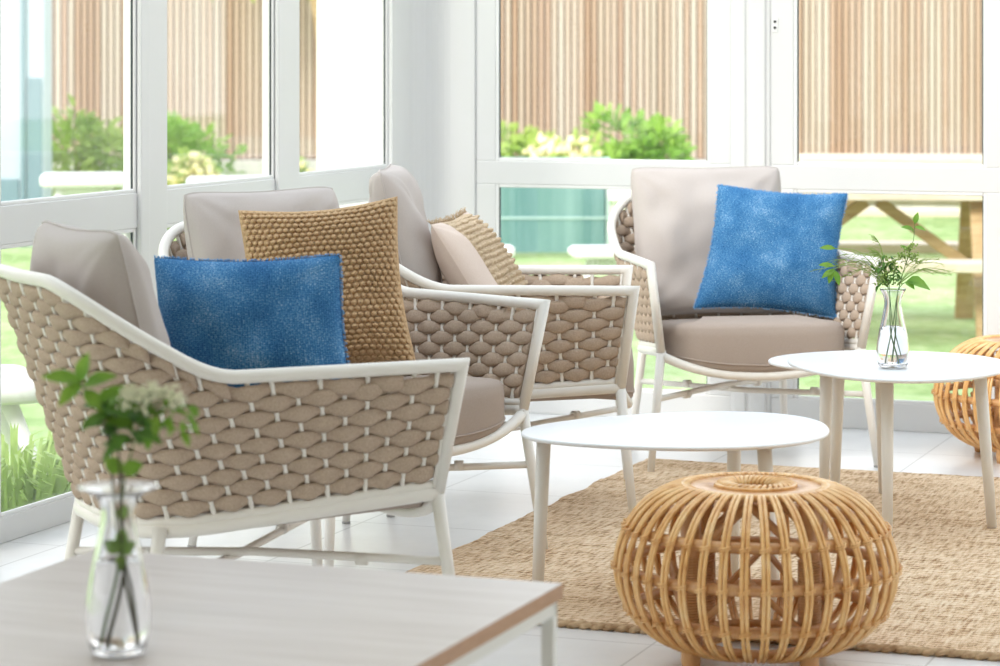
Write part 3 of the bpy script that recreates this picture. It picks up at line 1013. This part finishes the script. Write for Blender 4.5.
for k in range(34):
    a = rr.uniform(0, 2 * PI); q = math.sqrt(rr.random()) * .046
    tip = Vector((.045 + q * math.cos(a), q * math.sin(a) * .8, .352 + .012 - q * q * 9 + rr.uniform(-.006, .006)))
    mb.tube([(.036, 0, .325), ((.036 + tip.x) / 2, tip.y / 2, (.325 + tip.z) / 2 - .004), tip], .0008, 4)
    for j in range(9):
        fl.ball(tip + rv(.0085), rr.uniform(.0018, .0034), 5, 3)
for k in range(26):
    b = Vector((.05 + rr.uniform(-.03, .05), rr.uniform(-.02, .02), .318 + rr.uniform(-.022, .03))); d = rv(); d.x = abs(d.x)
    lf.leaf(b, d, (0, -.4, .9), rr.uniform(.018, .034), rr.uniform(.009, .016), .3)
obj('pedicels', mb, M['stem'], sg); obj('flower_head', fl, M['umbel'], sg); obj('foliage', lf, M['leaf'], sg)
sg, c = sprig('short sprig with a round leaf caught inside the neck of the flared vase', V1p, [(.024, -.008, .02), (.016, -.006, .09), (.008, -.008, .135), (.003, -.004, .20), (.006, 0, .25)], .0022, M['stemdark'])
mb = MB()
for p, d, L in [((.004, -.008, .142), (-.5, -.2, .4), .026), ((.004, -.008, .140), (.6, -.2, .5), .026), ((.004, -.009, .138), (.1, -.3, -1), .022), ((.004, -.006, .15), (.2, -.2, 1), .024), ((.006, 0, .25), (-.6, -.2, .5), .03), ((.006, 0, .25), (.7, -.2, .3), .03), ((.002, -.002, .185), (.4, -.2, .8), .022)]:
    mb.leaf(p, d, (0, -.9, .3), L, L * .8, .2)
obj('foliage', mb, M['leaf'], sg)
# far vase
def cluster(mb, c, r, n, s, flat=.8):
    for k in range(n):
        p = Vector(c) + Vector((rr.gauss(0, r * .5), rr.gauss(0, r * .5), rr.gauss(0, r * .5 * flat)))
        mb.ball(p, rr.uniform(.5, 1) * s, 5, 3)
sg, c = sprig('bushy herb sprig filling the mouth of the small vase', V2p, [(.012, 0, .016), (-.006, .0, .10), (-.008, .0, .19), (-.012, 0, .235)], .0016, M['stem'])
mb = MB(); lf = MB()
for (x, z) in ((-.022, .235), (-.038, .245), (-.005, .242), (-.025, .262), (.008, .262), (-.012, .275), (.0, .222), (-.03, .222)):
    cluster(mb, (x, rr.uniform(-.01, .01), z), .018, 26, .0034)
    for k in range(7): lf.leaf(Vector((x, 0, z)) + rv(.014), rv(), (0, -.4, .9), .020, .009, .3)
obj('flower_head', mb, M['leafpale'], sg); obj('foliage', lf, M['leafdark'], sg)
sg, c = sprig('tall budding sprig leaning right out of the small vase', V2p, [(-.014, .004, .016), (.002, 0, .12), (.012, 0, .19), (.034, 0, .27), (.052, .0, .325), (.056, 0, .372)], .0014, M['stem'])
mb = MB(); lf = MB()
for (x, z, n) in ((.030, .285, 20), (.052, .290, 22), (.045, .310, 18), (.018, .285, 18), (.060, .275, 12), (.028, .305, 12)):
    cluster(mb, (x, rr.uniform(-.008, .008), z), .014, n, .0036)
    mb.tube([(.034, 0, .262), (x, 0, z)], .0007, 4)
for p, d, L in (((.054, 0, .352), (-.8, -.2, .35), .034), ((.055, 0, .360), (.9, -.3, -.1), .030), ((.056, 0, .368), (.2, -.2, 1), .030), ((.053, 0, .345), (-.5, -.5, .8), .028), ((.04, 0, .30), (-.6, -.2, .5), .026)):
    lf.leaf(p, d, (0, -.6, .8), L, L * .5, .25)
obj('flower_head', mb, M['leafpale'], sg); obj('foliage', lf, M['leaf'], sg)
sg, c = sprig('sprig with one broad green leaf drooping over the small vase rim', V2p, [(.0, .01, .02), (.008, .002, .12), (.010, -.006, .185), (.020, -.012, .212), (.036, -.014, .222)], .0015, M['stem'])
mb = MB(); mb.leaf((.034, -.014, .222), (1, -.15, .05), (0, -.55, .8), .058, .044, .55); mb.leaf((.03, -.014, .221), (.5, -.6, -.2), (0, -.6, .8), .03, .02, .4)
obj('foliage', mb, M['leaf'], sg)
sg, c = sprig('feathery grass sprig fanning left out of the small vase', V2p, [(.016, -.004, .03), (-.002, 0, .12), (-.010, .0, .20), (-.03, 0, .25)], .0012, M['stem'])
mb = MB(); lf = MB()
for k in range(15):
    ang = rr.uniform(R(95), R(178)); L = rr.uniform(.10, .19)
    s0 = Vector((-.012, 0, .205)); tip = s0 + Vector((math.cos(ang) * L, rr.uniform(-.03, .03), math.sin(ang) * L * .62 + .03))
    md = (s0 + tip) / 2 + Vector((0, 0, .028))
    cc = curve([s0, md, tip - Vector((0, 0, .012))], 8); mb.tube(cc, .00075, 4)
    for q in cc[6:]:
        mb.tube([q, q + Vector((-.013 + rr.uniform(-.006, .006), rr.uniform(-.006, .006), rr.uniform(-.010, .010)))], .0006, 3)
for k in range(7):
    ang = rr.uniform(R(5), R(60)); L = rr.uniform(.09, .15)
    s0 = Vector((.01, 0, .21)); tip = s0 + Vector((math.cos(ang) * L, rr.uniform(-.03, .03), math.sin(ang) * L * .6 + .02))
    cc = curve([s0, (s0 + tip) / 2 + Vector((0, 0, .02)), tip - Vector((0, 0, .012))], 8); mb.tube(cc, .00075, 4)
    for q in cc[6:]:
        mb.tube([q, q + Vector((.013 + rr.uniform(-.006, .006), rr.uniform(-.006, .006), rr.uniform(-.010, .010)))], .0006, 3)
for p, d in (((-.150, -.01, .252), (-.8, -.2, -.4)), ((-.155, -.01, .255), (-.3, -.2, -1)), ((-.15, -.01, .25), (.3, -.3, -.9)), ((-.15, 0, .26), (-1, -.2, .2)), ((-.147, 0, .305), (-1, -.1, .15))):
    lf.leaf(p, d, (0, -.7, .6), .040, .017, .2)
mb.tube(curve([(-.012, 0, .205), (-.09, 0, .262), (-.152, -.01, .254)], 8), .0009, 4)
mb.tube(curve([(-.012, 0, .205), (-.08, 0, .292), (-.147, 0, .305)], 8), .0008, 4)
obj('seed_head', mb, M['leafpale'], sg); obj('foliage', lf, M['leaf'], sg)

# ------------------------------------------------------------------ garden
GZ = -.20
mb = MB()
mb.add([(-40, 4.0, GZ), (40, 4.0, GZ), (40, 60, GZ), (-40, 60, GZ)], [(0, 1, 2, 3)])
mb.add([(-40, -12, GZ - .02), (40, -12, GZ - .02), (40, 4.0, GZ - .02), (-40, 4.0, GZ - .02)], [(0, 1, 2, 3)])
g = obj('lawn', mb, M['lawn'], smooth=False); struct(g)
# slatted fence: vertical larch slats on rails
FY = 24.0
fe = empty('slatted_fence', 'tall fence of vertical larch slats closing off the garden', 'fence', (0, FY, GZ))
mb = MB(); x = -16.0
rf = random.Random(5)
while x < 16.0:
    w = rf.uniform(.038, .042); d = rf.uniform(0, .006)
    mb.box(x, x + w, -.03 - d, -d, .50, 2.75); x += .0588
obj('slat', mb, M['slat'], fe, smooth=False)
mb = MB(); mb.box(-16.1, 16.1, .03, .05, .48, 2.75)
obj('backing', mb, M['fenceback'], fe, smooth=False)
mb = MB(); mb.box(-16.1, 16.1, -.14, .10, 0, .49)
obj('plinth', mb, M['stone'], fe, smooth=False, bevel=.01)

def bush(name, label, cat, x, y, w, h, n, m, bloom=0, seed=1, size=.10, group=None):
    root = empty(name, label, cat, (x, y, GZ), 0, group)
    r = random.Random(seed); mb = MB(); bl = MB(); br = MB()
    blobs = [(r.uniform(-.32, .32) * w, r.uniform(-.2, .2) * w, h * r.uniform(.30, .80), r.uniform(.2, .34) * w) for _ in range(9)]
    for k in range(n):
        b = r.choice(blobs)
        v = Vector((r.gauss(0, 1), r.gauss(0, 1), r.gauss(0, 1))).normalized()
        rad = b[3] * r.uniform(.45, 1.05)
        p = Vector((b[0] + v.x * rad, b[1] + v.y * rad, b[2] + v.z * rad * .9))
        p.z = max(p.z, .03)
        d = v + Vector((r.uniform(-.7, .7), r.uniform(-.7, .7), r.uniform(-.2, .9)))
        L = size * r.uniform(.6, 1.3)
        if bloom and r.random() < bloom:
            bl.ball(p, size * r.uniform(.25, .5), 6, 4)
        else: mb.leaf(p, d, (r.uniform(-.5, .5), -.5, .8), L, L * .5, .3)
    for k in range(7):
        b = r.choice(blobs); br.tube([(r.uniform(-.05, .05), r.uniform(-.05, .05), 0), (b[0] * .5, b[1] * .5, b[2] * .5), (b[0], b[1], b[2])], [.018, .012, .006], 6)
    obj('foliage', mb, m, root)
    if bloom: obj('bloom', bl, M['bloom'], root)
    obj('branches', br, M['pine'], root)
    return root
def gx(px, Y): return (px - 500) / F * Y
bush('garden_shrub', 'green shrub against the fence, seen through the middle left pane', 'shrub', gx(197, 22.5), 22.5, .85, .92, 900, M['bushleaf'], 0, 1)
bush('flowering_shrub', 'low shrub with pale yellow flowers before the green shrub in the middle left pane', 'shrub', gx(190, 21.3), 21.3, .50, .78, 600, M['bushleaf2'], .45, 2, .08)
bush('garden_shrub', 'pale green shrub seen through the nearest left pane', 'shrub', gx(92, 21.8), 21.8, .95, .96, 900, M['bushleaf2'], 0, 3)
bush('garden_shrub', 'large green shrub above the right end of the teal screen', 'shrub', gx(638, 22.5), 22.5, .80, 1.02, 1000, M['bushleaf'], 0, 4)
bush('garden_shrub', 'smaller light green shrub above the left end of the teal screen', 'shrub', gx(508, 22.5), 22.5, .75, .82, 700, M['bushleaf2'], 0, 5)
bush('flowering_shrub', 'cream flowering shrub between the two green shrubs above the teal screen', 'shrub', gx(566, 21.6), 21.6, .62, .90, 700, M['bushleaf2'], .6, 6, .08)
bush('garden_shrub', 'little yellow green plant at the fence foot, seen low in the door pane', 'shrub', gx(977, 23.3), 23.3, .35, .42, 200, M['bushleaf2'], 0, 7, .07)
bush('flowering_shrub', 'yellow flowered plant beside the white garden pier', 'shrub', gx(306, 22), 22, .5, .66, 350, M['bushleaf2'], .4, 8, .08)
# a slender tree whose lower twigs hang before the fence
tr = empty('garden_tree', 'slender tree with yellow green twigs before the fence at the left', 'tree', (gx(300, 23), 23, GZ))
mb = MB(); rt = random.Random(9)
for k in range(900):
    a = rt.uniform(0, 2 * PI); q = math.sqrt(rt.random()) * .75
    p = Vector((-.25 + q * math.cos(a), q * math.sin(a) * .5, 2.0 + rt.random() ** .7 * 1.3 + .12 * math.sin(a * 5)))
    mb.leaf(p, (rt.uniform(-1, 1), rt.uniform(-1, 1), rt.uniform(-1, .4)), (0, -.5, .8), .12, .06, .3)
obj('foliage', mb, M['bushleaf2'], tr)
mb = MB(); mb.tube([(.22, 0, 0), (.2, 0, 1.4), (.05, 0, 2.4), (-.1, 0, 3.1)], [.045, .04, .03, .015], 8); mb.tube([(.15, 0, 1.9), (-.3, .05, 2.4), (-.6, .05, 2.6)], [.02, .015, .008], 6)
obj('trunk', mb, M['pine'], tr)

# white rendered garden pier outside the room corner
mb = MB(); mb.box(-.30, .30, -.18, .18, 0, 3.0)
pr = obj('garden_pier', mb, M['plaster'], smooth=False, bevel=.01, loc=(gx(317, 10.6) + .30, 10.75, GZ))
tag(pr, 'plain white rendered pier standing outside beyond the room corner', 'pier')

# teal glazed screen
sc_x0, sc_x1, sy = gx(470, 19), gx(607, 19), 19.0
ts = empty('garden_screen', 'low teal glazed screen on the lawn seen through the back window', 'screen', ((sc_x0 + sc_x1) / 2, sy, GZ))
wd = (sc_x1 - sc_x0) / 2
mb = MB(); mb.box(-wd, wd, -.02, .02, .03, .70)
obj('panel', mb, M['teal'], ts, smooth=False, bevel=.004)
for z in (.275, .69):
    mb = MB(); mb.box(-wd - .02, wd + .02, -.030, -.021, z - .005, z + .005)
    obj('rail', mb, M['tealline'], ts, smooth=False)
for sx in (-1, 1):
    mb = MB(); mb.box(sx * wd - .016, sx * wd + .016, -.020, .03, 0, .70)
    obj('post', mb, M['tealline'], ts, smooth=False)
mb = MB(); mb.box(gx(608, 18.6), gx(690, 18.6), 18.45, 18.9, .22, .29); mb.box(gx(612, 18.7), gx(618, 18.7), 18.6, 18.68, GZ, .22); mb.box(gx(680, 18.7), gx(686, 18.7), 18.6, 18.68, GZ, .22)
bn = obj('garden_bench', mb, M['white_plastic'], smooth=False, bevel=.01)
tag(bn, 'plain white bench outside at the right end of the teal screen', 'bench')

# picnic tables
def picnic(label, x, y, rz, L=1.9):
    root = empty('picnic_table', label, 'picnic table', (x, y, GZ), rz, 'timber picnic tables')
    def planks(name, ys, z, th, w, m):
        for yy in ys:
            mb = MB(); mb.box(-L / 2, L / 2, yy - w / 2, yy + w / 2, z - th, z); obj(name, mb, m, root, smooth=False, bevel=.006)
    planks('top_plank', (-.28, -.14, 0, .14, .28), .725, .045, .132, M['pinepale'])
    planks('bench_plank', (-.72, -.585, .585, .72), .40, .05, .125, M['pinepale'])
    for sx in (-1, 1):
        xx = sx * (L / 2 - .42)
        mb = MB()
        for sy in (-1, 1):
            mb.bar((xx, sy * .20, .68), (xx, sy * .56, 0.0), .05, .10, (1, 0, 0))
        mb.bar((xx + sx * .05, -.34, .645), (xx + sx * .05, .34, .645), .05, .07)
        mb.bar((xx + sx * .05, -.78, .305), (xx + sx * .05, .78, .305), .05, .10)
        obj('leg_frame', mb, M['pine'], root, smooth=False, bevel=.005)
        mb = MB(); mb.bar((sx * .03, 0, .66), (xx, 0, .30), .08, .06)
        obj('brace', mb, M['pine'], root, smooth=False, bevel=.005)
    return root
p1 = picnic('timber picnic table just outside the glazed door', gx(876, 13.9), 14.05, R(-4))
p2 = picnic('second timber picnic table on the lawn behind the nearer one', gx(930, 18.4), 18.6, R(-6), 2.2)

# white outdoor furniture glimpsed through the panes
def garden_table(label, x, y, rz, L, W, h, th=.05):
    root = empty('garden_table', label, 'garden table', (x, y, GZ), rz, 'white garden tables')
    mb = MB(); out = []
    for i in range(48):
        a = 2 * PI * i / 48; ca, sa = math.cos(a), math.sin(a)
        out.append((L / 2 * abs(ca) ** .35 * (1 if ca > 0 else -1), W / 2 * abs(sa) ** .35 * (1 if sa > 0 else -1)))
    mb.prism(out, [(.02, h - th), (0, h - th + .012), (0, h - .015), (.02, h)])
    obj('table_top', mb, M['white_plastic'], root)
    for sx in (-1, 1):
        for sy in (-1, 1):
            mb = MB(); mb.tube([(sx * (L / 2 - .12), sy * (W / 2 - .10), h - th), (sx * (L / 2 + .03), sy * (W / 2 - .02), 0)], [min(.030, th * .4), .012], 10)
            obj('leg', mb, M['white_plastic'], root)
    mb = MB(); mb.bar((-L / 2 + .14, 0, h - th - .03), (L / 2 - .14, 0, h - th - .03), .05, .05)
    obj('bearer', mb, M['white_plastic'], root)
    return root
garden_table('white garden table outside the nearest left pane', gx(84, 15.6), 15.6, R(8), .50, .50, .735, .07)
garden_table('white garden table outside the middle left pane', gx(236, 15.0), 15.0, R(14), .52, .52, .74, .06)
garden_table('low white garden table outside at the left edge, beside the nearest armchair', gx(-20, 8.3), 8.3, R(20), .36, .50, .44, .07)
garden_table('low white garden table outside at the back window, left of the armchair facing the room', gx(604, 13.3), 13.3, R(5), .34, .34, .475, .05)
garden_table('low white garden table outside at the back window, behind the tufted pillow', gx(487, 13.0), 13.0, R(-5), .26, .30, .50, .06)

# ornamental grass outside, low at the left edge
gt = empty('ornamental_plant', 'clump of arching green grass outside, low at the left edge', 'plant', (gx(14, 7.75), 7.75, GZ))
mb = MB(); rg_ = random.Random(21)
for k in range(420):
    a = rg_.uniform(0, 2 * PI); q = rg_.uniform(.02, .16); L = rg_.uniform(.25, .52)
    b0 = Vector((q * math.cos(a), q * math.sin(a), 0)); out_ = Vector((math.cos(a), math.sin(a), 0))
    mid = b0 + out_ * L * .25 + Vector((0, 0, L * .62)); tip = b0 + out_ * L * .62 + Vector((0, 0, L * .62))
    sd = Vector((-math.sin(a), math.cos(a), 0)) * .005
    mb.add([b0 - sd, b0 + sd, mid + sd, mid - sd, tip], [(0, 1, 2, 3), (3, 2, 4)])
obj('blades', mb, M['leafpale'], gt)

# pale blue garden building at the far left
gb = empty('garden_building', 'pale blue garden building with tall glazing at the far left', 'building', (gx(8, 20), 20, GZ))
mb = MB(); mb.box(-1.9, .27, 0, .35, 0, 2.6); obj('wall', mb, M['paleblue'], gb, smooth=False, bevel=.01)
mb = MB(); mb.box(.10, .13, -.03, 0, 0, 2.6); mb.box(-.9, -.86, -.03, 0, 0, 2.6); obj('post', mb, M['bluegrey'], gb, smooth=False)
mb = MB(); mb.box(.145, .25, -.015, 0, .2, 1.25); mb.box(-.84, .08, -.015, 0, .15, .5); obj('window', mb, M['bluegrey'], gb, smooth=False)
mb = MB(); mb.box(-2.0, .33, -.1, .45, 2.6, 2.72); obj('roof', mb, M['plaster'], gb, smooth=False)

# ------------------------------------------------------------------ light
w = bpy.data.worlds.new('sky'); S.world = w; w.use_nodes = True
n = w.node_tree.nodes; l = w.node_tree.links
bg = n['Background']
tc = n.new('ShaderNodeTexCoord'); sp = n.new('ShaderNodeSeparateXYZ'); cr = n.new('ShaderNodeValToRGB')
l.new(tc.outputs['Generated'], sp.inputs[0]); l.new(sp.outputs['Z'], cr.inputs['Fac'])
cr.color_ramp.elements[0].position = 0; cr.color_ramp.elements[0].color = (1, .985, .95, 1)
cr.color_ramp.elements[1].position = .8; cr.color_ramp.elements[1].color = (.80, .90, 1, 1)
l.new(cr.outputs['Color'], bg.inputs['Color']); bg.inputs['Strength'].default_value = 1.9
sun = bpy.data.lights.new('sun', 'SUN'); so = bpy.data.objects.new('sun', sun); COL.objects.link(so)
sun.energy = 3.0; sun.angle = R(18); sun.color = (1, .955, .88)
d = Vector((.50, .66, -.56)); so.rotation_euler = d.to_track_quat('-Z', 'Y').to_euler()
so.location = (-8, -5, 12)

for k, (x, y) in enumerate(((-.6, 2.2), (1.2, 1.6), (.4, .3), (2.4, 2.6))):  # unseen warm fill lamps, added to brighten the chair sides facing the camera
    ld = bpy.data.lights.new('warm_fill_spot', 'SPOT'); lo = bpy.data.objects.new('warm_fill_spot', ld); COL.objects.link(lo)
    ld.energy = 20; ld.color = (1, .74, .48); ld.spot_size = R(150); ld.spot_blend = .8; ld.shadow_soft_size = .14
    lo.location = (x, y, 2.46)
S.view_settings.view_transform = 'Standard'; S.view_settings.look = 'None'
S.view_settings.gamma = 1; S.view_settings.use_curve_mapping = False; S.view_settings.exposure = 0.36
S.render.film_transparent = False
S.cycles.use_denoising = True
S.cycles.max_bounces = 14; S.cycles.transparent_max_bounces = 16; S.cycles.transmission_bounces = 10; S.cycles.diffuse_bounces = 5; S.cycles.glossy_bounces = 5
S.cycles.sample_clamp_indirect = 6
S.cycles.caustics_reflective = False
